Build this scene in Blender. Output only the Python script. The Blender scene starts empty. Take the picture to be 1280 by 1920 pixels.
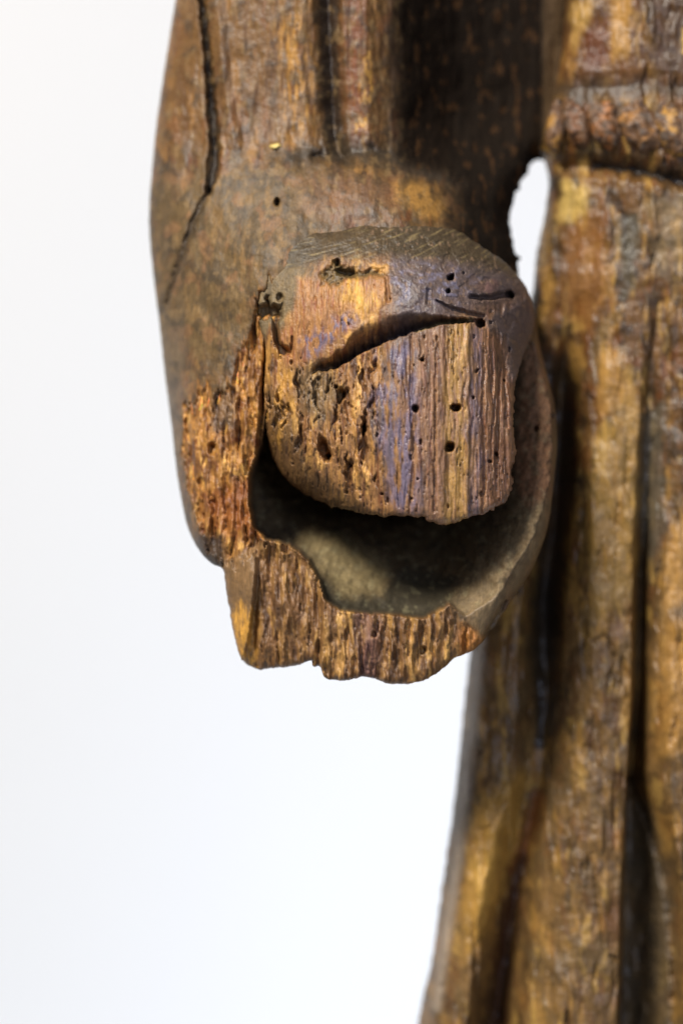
import bpy, math
import numpy as np
from mathutils import Vector

S = bpy.context.scene
PX = 1e-4                    # modelling unit: a tenth of a millimetre
DIST = 7000.0                # camera distance in those units

# ------------------------------------------------------------------ camera
cam_d = bpy.data.cameras.new('camera')
cam = bpy.data.objects.new('camera', cam_d)
S.collection.objects.link(cam)
cam.location = (0, -DIST * PX, 0)
cam.rotation_euler = (math.radians(90), 0, 0)
cam_d.sensor_fit = 'VERTICAL'
cam_d.sensor_height = 36
cam_d.sensor_width = 24
cam_d.lens = 36 * DIST / 1920.0
cam_d.clip_start = 0.05
cam_d.clip_end = 50
cam_d.dof.use_dof = True
cam_d.dof.focus_distance = (DIST - 215) * PX
cam_d.dof.aperture_fstop = 6.0
S.camera = cam

# ------------------------------------------------------------------ world and light
w = bpy.data.worlds.new('World')
S.world = w
w.use_nodes = True
w.node_tree.nodes['Background'].inputs[0].default_value = (0.92, 0.95, 1.0, 1)
w.node_tree.nodes['Background'].inputs[1].default_value = 0.11
S.view_settings.view_transform = 'Standard'
S.view_settings.look = 'None'
S.view_settings.exposure = 0.0
S.view_settings.gamma = 1.0


def area(name, loc, target, size, power, col):
    l = bpy.data.lights.new(name, 'AREA')
    l.shape = 'RECTANGLE'
    l.size, l.size_y = size
    l.energy = power
    l.color = col
    o = bpy.data.objects.new(name, l)
    S.collection.objects.link(o)
    o.location = loc
    o.rotation_euler = (Vector(target) - Vector(loc)).to_track_quat('-Z', 'Y').to_euler()
    return o


area('key_lamp', (-0.58, -0.92, 0.92), (0, 0, 0), (0.36, 0.36), 36.0, (1.0, 0.95, 0.87))
area('window_lamp', (0.30, -1.06, 0.16), (0.01, 0, 0), (0.2, 0.4), 4.0, (0.66, 0.74, 1.0))
area('backdrop_lamp', (-0.55, 0.62, 0.55), (-0.22, 1.0, 0.22), (0.3, 0.3), 1.05, (1.0, 0.82, 0.56))
area('backdrop_low_lamp', (0.60, 0.45, -0.60), (0.10, 1.0, -0.18), (0.4, 0.4), 7.6, (0.68, 0.81, 1.0))

# ------------------------------------------------------------------ noise and drawing helpers
_tabs = {}


def _tab(seed):
    if seed not in _tabs:
        r = np.random.RandomState(seed + 17)
        a = r.rand(256, 256).astype(np.float32) * 2 * np.pi
        _tabs[seed] = (np.cos(a), np.sin(a))
    return _tabs[seed]


def pn(x, y, seed=0):
    gx, gy = _tab(seed)
    x0 = np.floor(x); y0 = np.floor(y)
    fx = (x - x0).astype(np.float32); fy = (y - y0).astype(np.float32)
    xi = x0.astype(np.int32) & 255; yi = y0.astype(np.int32) & 255
    xj = (xi + 1) & 255; yj = (yi + 1) & 255
    sx = fx * fx * fx * (fx * (fx * 6 - 15) + 10); sy = fy * fy * fy * (fy * (fy * 6 - 15) + 10)
    a = gx[xi, yi] * fx + gy[xi, yi] * fy
    b = gx[xj, yi] * (fx - 1) + gy[xj, yi] * fy
    c = gx[xi, yj] * fx + gy[xi, yj] * (fy - 1)
    d = gx[xj, yj] * (fx - 1) + gy[xj, yj] * (fy - 1)
    ab = a + sx * (b - a); cd = c + sx * (d - c)
    return (ab + sy * (cd - ab)) * 1.5


def fbm(x, y, octs=4, seed=0, gain=0.5):
    t = 0; a = 1.0; n = 0
    for i in range(octs):
        t = t + a * pn(x * 2 ** i + 13.1 * i, y * 2 ** i + 7.7 * i, seed + i)
        n += a; a *= gain
    return t / n


def sst(a, b, x):
    t = np.clip((x - a) / (b - a), 0, 1)
    return t * t * (3 - 2 * t)


def catmull(pts, n=6, closed=True):
    P = np.array(pts, float); N = len(P); out = []
    rng = range(N) if closed else range(N - 1)
    for i in rng:
        if closed:
            p0, p1, p2, p3 = P[i - 1], P[i], P[(i + 1) % N], P[(i + 2) % N]
        else:
            p0, p1, p2, p3 = P[max(i - 1, 0)], P[i], P[i + 1], P[min(i + 2, N - 1)]
        for k in range(n):
            t = k / n
            out.append(0.5 * (2 * p1 + (p2 - p0) * t + (2 * p0 - 5 * p1 + 4 * p2 - p3) * t * t + (3 * p1 - p0 - 3 * p2 + p3) * t ** 3))
    if not closed:
        out.append(P[-1])
    return np.array(out)


def poly_sd(U, V, poly):
    """signed distance to a closed polygon, positive inside"""
    P = np.array(poly, np.float32)
    best = np.full(U.shape, 1e12, np.float32); ins = np.zeros(U.shape, bool)
    for i in range(len(P)):
        a = P[i]; b = P[(i + 1) % len(P)]
        e = b - a; L = float(e @ e) + 1e-9
        wx = U - a[0]; wy = V - a[1]
        t = np.clip((wx * e[0] + wy * e[1]) / L, 0, 1)
        dx = wx - e[0] * t; dy = wy - e[1] * t
        best = np.minimum(best, dx * dx + dy * dy)
        if a[1] != b[1]:
            c = (a[1] > V) != (b[1] > V)
            ins ^= c & (U < e[0] * (V - a[1]) / (b[1] - a[1]) + a[0])
    r = np.sqrt(best)
    return np.where(ins, r, -r)


class Field:
    """a carved surface: depth d, colour, roughness over the wood's own front coordinates"""

    def __init__(s, U, V):
        s.U = U.astype(np.float32); s.V = V.astype(np.float32)
        n = U.shape
        s.d = np.zeros(n, np.float32)
        s.col = np.zeros(n + (3,), np.float32)
        s.rgh = np.full(n, 0.6, np.float32)
        s.wu = s.U + 5 * fbm(s.U / 22, s.V / 22, 3, 91)       # ragged coordinates for torn edges
        s.wv = s.V + 7 * fbm(s.U / 16, s.V / 30, 3, 95)

    def box(s, pts, m):
        P = np.array(pts, float)
        return np.nonzero((s.U > P[:, 0].min() - m) & (s.U < P[:, 0].max() + m) & (s.V > P[:, 1].min() - m) & (s.V < P[:, 1].max() + m))

    def poly(s, pts, feather=6, ragged=1.0, grow=0.0, teeth=0.0):
        M = np.zeros(s.U.shape, np.float32)
        i = s.box(pts, feather + 14 + teeth)
        u = s.U[i] + (s.wu[i] - s.U[i]) * ragged; v = s.V[i] + (s.wv[i] - s.V[i]) * ragged
        if teeth:
            v = v + teeth * 2 * fbm(s.U[i] / 9, s.V[i] / 260, 3, 97)
        M[i] = sst(-feather, feather, poly_sd(u, v, pts) + grow)
        return M

    def blob(s, u, v, ru, rv, ang=0, soft=0.5, ragged=1.0):
        r = max(ru, rv) * 1.3 + 12
        M = np.zeros(s.U.shape, np.float32)
        i = s.box([(u - r, v - r), (u + r, v + r)], 0)
        x = s.U[i] + (s.wu[i] - s.U[i]) * ragged - u; y = s.V[i] + (s.wv[i] - s.V[i]) * ragged - v
        c, q = math.cos(math.radians(ang)), math.sin(math.radians(ang))
        a = (x * c + y * q) / ru; b = (-x * q + y * c) / rv
        M[i] = 1 - sst(1 - soft, 1 + soft * 0.3, np.sqrt(a * a + b * b))
        return M

    def stroke(s, pts, ragged=0.5, smooth=True):
        """pts (u, v, half-width): 1 on the line, 0 at the half width"""
        P = catmull(pts, 5, False) if smooth and len(pts) > 2 else np.array(pts, float)
        M = np.zeros(s.U.shape, np.float32)
        i = s.box(P, P[:, 2].max() + 8)
        u = s.U[i] + (s.wu[i] - s.U[i]) * ragged; v = s.V[i] + (s.wv[i] - s.V[i]) * ragged
        best = np.zeros(u.shape, np.float32)
        for k in range(len(P) - 1):
            a, b = P[k], P[k + 1]
            e = b[:2] - a[:2]; L = float(e @ e) + 1e-9
            t = np.clip(((u - a[0]) * e[0] + (v - a[1]) * e[1]) / L, 0, 1)
            dd = np.hypot(u - a[0] - e[0] * t, v - a[1] - e[1] * t)
            best = np.maximum(best, 1 - dd / np.maximum(a[2] + (b[2] - a[2]) * t, 0.3))
        M[i] = np.clip(best, 0, 1)
        return M

    def paint(s, rgb, m, rgh=None):
        c = np.array([srgb(x) for x in rgb], np.float32)
        m = np.clip(m, 0, 1)
        s.col += (c - s.col) * m[..., None]
        if rgh is not None:
            s.rgh += (rgh - s.rgh) * m

    def fibre(s, su, sv, octs=4, seed=0, warp=6):
        u = s.U + warp * pn(s.U / 70, s.V / 160, seed + 50) + 0.4 * (s.wu - s.U)
        return fbm(u / su, s.V / sv, octs, seed, 0.6)


def srgb(x):
    x = x / 255.0
    return x / 12.92 if x <= 0.04045 else ((x + 0.055) / 1.055) ** 2.4


def tps(ctrl, U, V):
    C = np.array(ctrl, float); n = len(C)
    sc = 200.0
    X = C[:, :2] / sc

    def ker(r2):
        return 0.5 * r2 * np.log(r2 + 1e-9)
    A = np.zeros((n + 3, n + 3))
    r2 = ((X[:, None] - X[None]) ** 2).sum(-1)
    A[:n, :n] = ker(r2) + np.eye(n) * 0.02
    A[:n, n] = 1; A[:n, n + 1:] = X; A[n, :n] = 1; A[n + 1:, :n] = X.T
    b = np.zeros(n + 3); b[:n] = C[:, 2]
    wgt = np.linalg.solve(A, b)
    u = (U / sc).astype(np.float32); v = (V / sc).astype(np.float32)
    out = (wgt[n] + wgt[n + 1] * u + wgt[n + 2] * v).astype(np.float32)
    for i in range(n):
        out += np.float32(wgt[i]) * ker((u - np.float32(X[i, 0])) ** 2 + (v - np.float32(X[i, 1])) ** 2)
    return out


def rails(lines, U, V):
    """lines: list of [(v, u, d), ...] running down the cloth, left to right; smooth profile across"""
    v = V.ravel()
    us = np.array([np.interp(v, [p[0] for p in L], [p[1] for p in L]) for L in lines])
    ds = np.array([np.interp(v, [p[0] for p in L], [p[2] for p in L]) for L in lines])
    u = U.ravel(); out = np.empty_like(u)
    m = np.zeros_like(us)
    sec = (ds[1:] - ds[:-1]) / np.maximum(us[1:] - us[:-1], 1.0)
    m[0] = sec[0]; m[-1] = sec[-1]
    h = np.sign(sec[1:]) == np.sign(sec[:-1])
    m[1:-1] = np.where(h, 2 * sec[1:] * sec[:-1] / (sec[1:] + sec[:-1] + 1e-9 * np.sign(sec[1:])), 0)
    out[:] = ds[0]
    for k in range(len(lines) - 1):
        L = np.maximum(us[k + 1] - us[k], 1.0)
        t = (u - us[k]) / L
        i = (t >= 0) & ((t < 1) | (k == len(lines) - 2))
        ti = np.clip(t[i], 0, 1.0); Li = L[i]
        out[i] = ((2 * ti ** 3 - 3 * ti ** 2 + 1) * ds[k][i] + (ti ** 3 - 2 * ti ** 2 + ti) * Li * m[k][i]
                  + (-2 * ti ** 3 + 3 * ti ** 2) * ds[k + 1][i] + (ti ** 3 - ti ** 2) * Li * m[k + 1][i])
    return out.reshape(U.shape)


def to_world(u, v, d, dref):
    k = (DIST - dref) / DIST
    return np.stack([(u - 640) * PX * k, -d * PX, (960 - v) * PX * k], -1)


# ------------------------------------------------------------------ wood material
def wood_material(name, spec=0.35, bump=0.35, fine=1.0):
    m = bpy.data.materials.new(name)
    m.use_nodes = True
    N = m.node_tree.nodes; L = m.node_tree.links
    b = N['Principled BSDF']
    at = N.new('ShaderNodeAttribute'); at.attribute_name = 'wood_colour'
    rg = N.new('ShaderNodeAttribute'); rg.attribute_name = 'wood_roughness'
    tc = N.new('ShaderNodeTexCoord')

    def noise(scale, stretch, detail):
        mp = N.new('ShaderNodeMapping'); mp.inputs['Scale'].default_value = stretch
        L.new(tc.outputs['Object'], mp.inputs['Vector'])
        n = N.new('ShaderNodeTexNoise'); n.inputs['Scale'].default_value = scale
        n.inputs['Detail'].default_value = detail; n.inputs['Roughness'].default_value = 0.65
        L.new(mp.outputs[0], n.inputs['Vector'])
        return n
    n1 = noise(2600, (1, 1, 0.16), 4)
    n2 = noise(900, (1, 1, 0.7), 6)
    n3 = noise(5200, (1, 1, 0.6), 2)
    r1 = N.new('ShaderNodeMapRange'); r1.inputs[1].default_value = 0.3; r1.inputs[2].default_value = 0.7
    r1.inputs[3].default_value = 0.72; r1.inputs[4].default_value = 1.26
    L.new(n1.outputs[0], r1.inputs[0])
    r2 = N.new('ShaderNodeMapRange'); r2.inputs[1].default_value = 0.3; r2.inputs[2].default_value = 0.7
    r2.inputs[3].default_value = 0.75; r2.inputs[4].default_value = 1.22
    L.new(n2.outputs[0], r2.inputs[0])
    mu = N.new('ShaderNodeMath'); mu.operation = 'MULTIPLY'
    L.new(r1.outputs[0], mu.inputs[0]); L.new(r2.outputs[0], mu.inputs[1])
    mx = N.new('ShaderNodeVectorMath'); mx.operation = 'SCALE'
    L.new(at.outputs['Color'], mx.inputs[0]); L.new(mu.outputs[0], mx.inputs['Scale'])
    L.new(mx.outputs[0], b.inputs['Base Color'])
    rr = N.new('ShaderNodeMath'); rr.operation = 'MULTIPLY_ADD'; rr.use_clamp = True
    L.new(n2.outputs[0], rr.inputs[0]); rr.inputs[1].default_value = 0.3
    ra = N.new('ShaderNodeMath'); ra.operation = 'SUBTRACT'
    L.new(rg.outputs['Fac'], ra.inputs[0]); ra.inputs[1].default_value = 0.15
    L.new(ra.outputs[0], rr.inputs[2])
    L.new(rr.outputs[0], b.inputs['Roughness'])
    sp = N.new('ShaderNodeMapRange')
    sp.inputs[1].default_value = 0.6; sp.inputs[2].default_value = 0.95; sp.inputs[3].default_value = spec; sp.inputs[4].default_value = spec * 0.2
    L.new(rg.outputs['Fac'], sp.inputs[0]); L.new(sp.outputs[0], b.inputs['Specular IOR Level'])
    ad = N.new('ShaderNodeMath'); ad.operation = 'ADD'
    L.new(n1.outputs[0], ad.inputs[0]); L.new(n3.outputs[0], ad.inputs[1])
    bp = N.new('ShaderNodeBump'); bp.inputs['Strength'].default_value = bump
    bp.inputs['Distance'].default_value = 0.00025 * fine
    L.new(ad.outputs[0], bp.inputs['Height'])
    L.new(bp.outputs[0], b.inputs['Normal'])
    return m


MAT_SLEEVE = wood_material('weathered_wood', 0.45)
MAT_STUMP = wood_material('bare_wood_with_patina', 0.5, 0.4)
MAT_ROBE = wood_material('old_brown_wood', 0.45)


# ------------------------------------------------------------------ solid relief mesh
def relief(name, outline, rect, h, dref, sculpt, mat, parent, ragged=None, side=30, back_round=120, back_to=-400):
    u0, v0, u1, v1 = rect
    U, V = np.meshgrid(np.arange(u0, u1 + h, h, dtype=np.float32), np.arange(v0, v1 + h, h, dtype=np.float32))
    sd = poly_sd(U, V, outline)
    if ragged is not None:
        sd = sd + ragged(U, V)
    ok = sd > -0.4 * h
    cell = ok[:-1, :-1] & ok[1:, :-1] & ok[:-1, 1:] & ok[1:, 1:]
    touch = np.zeros(U.shape, np.int32)
    for a in (slice(None, -1), slice(1, None)):
        for b in (slice(None, -1), slice(1, None)):
            touch[a, b] += cell
    used = touch > 0
    edge = used & (touch < 4)
    gv, gu = np.gradient(sd, h)
    gl = np.hypot(gu, gv) + 1e-6
    gu /= gl; gv /= gl
    mv = np.where(edge, np.clip(sd, -1.2 * h, 1.2 * h), 0)
    U = U - gu * mv; V = V - gv * mv
    sd = np.where(edge, 0, np.maximum(sd, 0)).astype(np.float32)
    F = Field(U, V)
    sculpt(F, sd)
    idx = np.full(U.shape, -1, np.int64)
    idx[used] = np.arange(used.sum())
    co = to_world(U[used], V[used], F.d[used], dref)
    col = F.col[used]; rgh = F.rgh[used]
    ci, cj = np.nonzero(cell)
    quads = np.stack([idx[ci, cj], idx[ci + 1, cj], idx[ci + 1, cj + 1], idx[ci, cj + 1]], -1)
    # boundary edges, directed as in their faces
    e = np.concatenate([quads[:, [k, (k + 1) % 4]] for k in range(4)])
    key = e.min(1) * (len(co) + 1) + e.max(1)
    uq, inv, cnt = np.unique(key, return_inverse=True, return_counts=True)
    be = e[cnt[inv] == 1]
    # the rounded back of the solid: the same lattice, joined to the front by a strip of sides
    n = len(co)
    t = np.clip(sd[used] / back_round, 0, 1)
    de = F.d[used] - side
    db = de + (np.minimum(back_to, de - 5) - de) * np.sqrt(1 - (1 - t) ** 2)
    cb = to_world(U[used], V[used], db, dref)
    co = np.concatenate([co, cb]); col = np.concatenate([col, col]); rgh = np.concatenate([rgh, rgh])
    sides = np.stack([be[:, 1], be[:, 0], be[:, 0] + n, be[:, 1] + n], -1)
    q = np.concatenate([quads, quads[:, ::-1] + n, sides])
    loops = q.ravel().astype(np.int32)
    sizes = np.full(len(q), 4)
    starts = (np.arange(len(q)) * 4).astype(np.int32)
    me = bpy.data.meshes.new(name)
    me.vertices.add(len(co)); me.vertices.foreach_set('co', co.astype(np.float32).ravel())
    me.loops.add(len(loops)); me.loops.foreach_set('vertex_index', loops)
    me.polygons.add(len(sizes)); me.polygons.foreach_set('loop_start', starts)
    me.update(calc_edges=True)
    me.polygons.foreach_set('use_smooth', np.ones(len(sizes), bool))
    put_attrs(me, col, rgh)
    me.materials.append(mat)
    me.validate()
    o = bpy.data.objects.new(name, me)
    S.collection.objects.link(o)
    o.parent = parent
    o.matrix_parent_inverse = parent.matrix_world.inverted()
    return o, F


def put_attrs(me, col, rgh):
    a = me.attributes.new('wood_colour', 'FLOAT_COLOR', 'POINT')
    a.data.foreach_set('color', np.concatenate([col, np.ones((len(col), 1), np.float32)], 1).astype(np.float32).ravel())
    a = me.attributes.new('wood_roughness', 'FLOAT', 'POINT')
    a.data.foreach_set('value', rgh.astype(np.float32))


def edge_fall(sd, R):
    t = np.clip(1 - sd / R, 0, 1)
    return R * (1 - np.sqrt(np.maximum(1 - t * t, 0)))


# ------------------------------------------------------------------ backdrop
def make_backdrop():
    me = bpy.data.meshes.new('backdrop')
    prof = []
    for k in range(13):
        a = math.radians(90 * k / 12)
        prof.append((1.0 - 0.5 + 0.5 * math.sin(a), -1.6 + 0.5 - 0.5 * math.cos(a)))
    prof = [(-2.2, -1.6)] + prof + [(1.0, 2.4)]
    vs = []; fs = []
    for y, z in prof:
        vs += [(-2.5, y, z), (2.5, y, z)]
    for i in range(len(prof) - 1):
        fs.append((2 * i, 2 * i + 1, 2 * i + 3, 2 * i + 2))
    me.from_pydata(vs, [], fs)
    for p in me.polygons:
        p.use_smooth = True
    m = bpy.data.materials.new('white_paper'); m.use_nodes = True
    N = m.node_tree.nodes; L = m.node_tree.links; b = N['Principled BSDF']
    n = N.new('ShaderNodeTexNoise'); n.inputs['Scale'].default_value = 3
    r = N.new('ShaderNodeValToRGB')
    r.color_ramp.elements[0].color = (0.80, 0.80, 0.81, 1); r.color_ramp.elements[1].color = (0.84, 0.84, 0.85, 1)
    tc = N.new('ShaderNodeTexCoord'); L.new(tc.outputs['Object'], n.inputs['Vector'])
    L.new(n.outputs[0], r.inputs[0]); L.new(r.outputs[0], b.inputs['Base Color'])
    b.inputs['Roughness'].default_value = 0.9
    me.materials.append(m)
    o = bpy.data.objects.new('backdrop', me); S.collection.objects.link(o)
    o['kind'] = 'structure'
    o['label'] = 'plain white studio backdrop behind the statue'


make_backdrop()

# ------------------------------------------------------------------ the statue
statue = bpy.data.objects.new('wooden_statue', None)
statue.location = (0.045, 0.02, -0.105)
statue.empty_display_size = 0.02
S.collection.objects.link(statue)
statue['label'] = 'weathered brown wooden statue with a broken forearm stump in its wide sleeve'
statue['category'] = 'statue'
bpy.context.view_layer.update()

# ---- sleeve
SLEEVE = [(352, -220), (338, -120), (324, -50), (315, 0), (300, 100), (285, 200), (275, 300), (270, 400), (278, 500), (291, 600), (302, 700), (315, 790),
          (325, 870), (335, 930), (350, 990), (372, 1030), (398, 1056), (420, 1067), (424, 1100), (430, 1130), (440, 1190), (455, 1235),
          (480, 1252), (520, 1250), (560, 1244), (584, 1234), (588, 1246), (602, 1248), (612, 1268), (650, 1271), (680, 1264),
          (735, 1278), (790, 1272), (830, 1248), (850, 1230), (885, 1215), (915, 1185), (940, 1150), (975, 1100), (1000, 1060),
          (1025, 990), (1036, 920), (1045, 850), (1046, 790), (1040, 740), (1018, 650), (1006, 560), (984, 525), (981, 500), (980, 477), (986, 469), (975, 458),
          (970, 430), (965, 400), (968, 375), (975, 352), (978, 338), (987, 329), (991, 312), (1003, 300), (1006, 284), (1016, 273), (1030, 268), (1060, 272), (1105, 240), (1110, 200), (1110, -120), (1100, -220), (1000, -222), (800, -222), (600, -222), (400, -222)]
CAVITY = [(492, 835), (478, 868), (470, 900), (470, 940), (478, 985), (500, 1008), (545, 1020), (580, 1048), (600, 1085), (612, 1122),
          (640, 1140), (690, 1146), (740, 1148), (790, 1154), (815, 1142), (838, 1128), (868, 1150), (930, 1110), (1000, 1000), (1030, 900), (1036, 760), (1000, 640), (700, 600),
          (520, 700)]
CHIP = [(505, 530), (492, 560), (478, 600), (470, 648), (448, 662), (440, 722), (415, 735), (385, 735), (362, 760), (344, 765), (341, 850), (350, 900),
        (368, 950), (378, 1000), (400, 1040), (440, 1064), (470, 1040), (500, 1010), (480, 980), (472, 930), (474, 880), (490, 840), (496, 780), (505, 650), (525, 560)]
LOWER = [(497, 1005), (545, 1020), (580, 1048), (600, 1085), (612, 1122), (640, 1140), (690, 1146), (740, 1148), (790, 1154), (815, 1142), (838, 1128), (862, 1160), (890, 1185), (905, 1215),
         (850, 1300), (440, 1300), (470, 1190), (484, 1080)]
sl_outer = [
    (330, -50, -60), (450, -50, 0), (560, -50, 15), (680, -50, 5), (740, -50, -30), (850, -50, -150), (950, -50, -220), (1090, -50, -270),
    (330, 80, -50), (450, 80, 5), (560, 80, 18), (680, 80, 10), (745, 80, -30), (850, 80, -150), (950, 80, -220), (1090, 80, -270),
    (310, 200, -50), (430, 200, 5), (560, 200, 22), (680, 200, 12), (750, 200, -25), (850, 200, -140), (950, 200, -210), (1080, 200, -260),
    (300, 290, -45), (400, 270, 5), (500, 265, 28), (620, 265, 28), (720, 265, 12), (790, 270, -40), (880, 280, -110), (980, 285, -160),
    (420, 325, 44), (520, 330, 76), (640, 330, 88), (740, 330, 74), (830, 335, 16), (900, 340, -60),
    (290, 400, -30), (350, 400, 25), (450, 400, 88), (560, 390, 122), (700, 385, 138), (800, 390, 100), (860, 400, 30), (920, 400, -50), (955, 420, -90),
    (550, 450, 150), (700, 440, 150), (850, 450, 100), (930, 470, -10), (970, 510, -60),
    (300, 500, -20), (360, 500, 45), (430, 500, 112), (500, 500, 166), (520, 470, 160), (560, 450, 150), (490, 560, 172), (600, 520, 160), (800, 520, 140),
    (315, 620, -5), (370, 610, 65), (430, 610, 118), (490, 610, 158), (600, 650, 120), (850, 650, 80), (960, 620, 40),
    (325, 720, 10), (370, 720, 85), (430, 720, 135), (490, 720, 160),
    (335, 820, 35), (370, 820, 110), (430, 820, 145), (490, 820, 160),
    (345, 920, 60), (380, 920, 120), (430, 920, 150), (480, 920, 160), (380, 1010, 110), (430, 1010, 150), (490, 1010, 165),
    (440, 1120, 120), (480, 1100, 178), (560, 1100, 190), (450, 1220, 120), (500, 1200, 180), (600, 1200, 188), (700, 1200, 190), (800, 1200, 185), (860, 1180, 172), (700, 1270, 180),
    (900, 1160, 170), (940, 1100, 166), (980, 1030, 154), (1010, 950, 132), (1030, 850, 90), (1030, 760, 55), (1010, 680, 35), (990, 1080, 120)]
sl_cav = [
    (480, 870, -60), (500, 930, -90), (560, 960, -110), (650, 960, -130), (750, 970, -140), (850, 960, -120), (600, 850, -160), (800, 850, -190), (700, 700, -190), (940, 700, -60),
    (520, 1000, -20), (570, 1015, 5), (620, 1020, -5), (700, 1020, -60), (780, 1030, -95), (850, 1020, -70), (910, 970, -10), (940, 900, 0), (960, 800, 0),
    (620, 1070, 45), (680, 1080, 25), (750, 1085, -10), (820, 1080, 10), (870, 1040, 60), (920, 1000, 70), (960, 930, 78), (985, 850, 64), (1000, 760, 45),
    (625, 1130, 110), (700, 1135, 85), (780, 1140, 80), (830, 1120, 120), (880, 1100, 130), (920, 1060, 140), (960, 1000, 132),
    (900, 1160, 170), (940, 1100, 166), (980, 1030, 154), (1010, 950, 132), (1030, 850, 90), (1030, 760, 55), (1010, 680, 35)]


def sculpt_sleeve(F, sd):
    U, V = F.U, F.V
    outer = tps(sl_outer, U, V)
    cav = tps(sl_cav, U, V)
    fine = F.fibre(7, 60, 4, 3)
    mid = fbm(U / 45, V / 70, 4, 8)
    big = fbm(U / 130, V / 170, 3, 12)
    grit = fbm(U / 5, V / 5, 3, 21)
    pit = fbm(U / 9, V / 15, 4, 25, 0.6)
    blotch = fbm(U / 24, V / 32, 4, 29)
    # rounding at the outline
    soft = sst(430, 330, U) * sst(1090, 1000, V)
    right = sst(880, 960, U)
    R = 14 + 66 * soft + 44 * right
    rim = edge_fall(sd, R)
    mc = F.poly(CAVITY, 3.5, 0.35)
    chip = F.poly(CHIP, 3.5, 1.3, 0, 16)
    pores = sst(0.26, 0.42, fbm(U / 4.2, V / 20, 3, 141))
    low = F.poly(LOWER, 3.5, 0.7, 0, 5)
    d = outer + 6 * mid + 7 * big + 2.4 * blotch + 0.6 * grit + 1.0 * fine * sst(330, 280, V)
    # vertical folds of the upper sleeve
    up = sst(300, 250, V)
    d -= 36 * F.stroke([(612, -60, 30), (618, 60, 30), (622, 160, 30), (630, 262, 24), (650, 300, 18)]) ** 1.2
    d += 9 * F.stroke([(565, -60, 34), (560, 80, 30), (575, 250, 26)])
    d += 12 * F.stroke([(690, -60, 34), (686, 120, 30), (690, 255, 30)])
    d += up * 3.5 * F.fibre(18, 130, 3, 31)
    d -= 17 * F.stroke([(590, 292, 14), (640, 282, 36), (720, 282, 44), (800, 298, 36), (860, 332, 24)], 1.5) ** 1.5
    # crease of the left fold
    cr = F.stroke([(374, -60, 9), (378, 20, 9), (386, 90, 10), (394, 190, 12), (401, 262, 13), (398, 315, 14), (390, 358, 8)], 1.1)
    d -= 34 * cr ** 0.8
    d -= 10 * sst(0, 60, F.stroke([(340, -60, 60), (350, 100, 60), (350, 240, 60), (350, 320, 50)]) * 60)
    d += 9 * F.stroke([(402, -60, 16), (410, 60, 16), (422, 170, 16), (440, 265, 18)])
    d -= 13 * F.stroke([(390, 352, 8), (360, 420, 11), (335, 485, 9), (308, 562, 6)], 1.2)
    # chipped left rim
    gouge = fbm(U / 12 + 1.1 * mid, V / 75 + 0.6 * big, 4, 37, 0.5)
    hollow = sst(0.08, 0.42, gouge)
    eaten = 16 * np.clip(gouge * -1.0, -0.1, 0.5) - 15 * hollow + 11 * F.fibre(8, 60, 3, 39) - 5 * np.abs(pit)
    d = d + chip * (-12 + eaten)
    # broken lower rim
    fl = F.fibre(9, 55, 4, 44)
    rl = F.fibre(26, 120, 3, 47)
    lg = fbm(U / 12 + 0.9 * mid, V / 110 + 0.5 * big, 4, 43, 0.5)
    lhol = sst(0.12, 0.42, lg)
    d = d + low * (-2 + 20 * rl + 12 * fl - 10 * lhol - 3 * pores)
    d -= low * 26 * sst(604, 596, U) * sst(1010, 1060, V)
    d -= 16 * F.stroke([(488, 1015, 5), (484, 1080, 6), (478, 1160, 7), (482, 1245, 5)], 0.4) ** 0.7
    d -= 14 * F.stroke([(600, 1100, 4), (603, 1160, 6), (598, 1250, 6)], 0.5)
    # hollow of the sleeve
    gou = fbm((U + V * 0.4) / 14, (V - U * 0.3) / 46, 3, 55)
    cav = cav + 5 * mid + 10 * fbm(U / 50, V / 40, 3, 52) + 5 * gou + 6 * fbm(U / 18, V / 16, 4, 57) + 1.2 * grit
    d = d * (1 - mc) + cav * mc
    # worm holes, dents
    for (u, v, r, dp) in [(520, 383, 6, 30), (1005, 803, 5, 30), (1036, 778, 4, 20), (400, 842, 9, 26), (378, 905, 8, 14), (537, 1026, 9, 26), (790, 1215, 6, 18), (700, 1185, 5, 16), (552, 1010, 5, 12)]:
        d -= dp * F.blob(u, v, r, r * 1.4, 0, 0.5, 0.4)
    d -= 26 * F.poly([(484, 568), (526, 573), (528, 594), (486, 596)], 5, 1.6)
    d -= 30 * F.stroke([(945, 1125, 4), (925, 1160, 7), (905, 1195, 5)], 0.3)
    d -= 40 * F.stroke([(507, 640, 4), (499, 700, 8), (494, 780, 8), (486, 850, 8)], 0.3)
    d += 10 * F.blob(515, 272, 12, 7, 0, 0.6)
    d -= rim
    F.d = d
    # ---- colour of the wood
    F.paint((98, 72, 40), np.ones_like(d), 0.45)
    F.paint((64, 45, 27), sst(0.02, 0.2, F.fibre(40, 160, 5, 61)) * 0.9)
    F.paint((144, 104, 54), sst(0.1, 0.28, F.fibre(30, 110, 5, 66)) * 0.75)
    F.paint((100, 58, 32), sst(0.12, 0.3, F.fibre(24, 90, 5, 71)) * 0.65)
    F.paint((116, 80, 42), up * 0.45 * sst(760, 700, U))
    F.paint((160, 116, 56), F.poly([(515, 40), (560, 20), (590, 100), (585, 250), (540, 262), (525, 160)], 14, 2) * sst(-0.15, 0.3, F.fibre(9, 60, 4, 74)))
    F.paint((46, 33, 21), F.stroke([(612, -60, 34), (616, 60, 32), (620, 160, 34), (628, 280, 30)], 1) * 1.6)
    F.paint((106, 62, 32), F.stroke([(668, -60, 34), (664, 80, 32), (668, 180, 34), (680, 262, 34)], 1.2) * 1.3 * sst(-0.35, 0.15, F.fibre(9, 40, 3, 77)))
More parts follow.
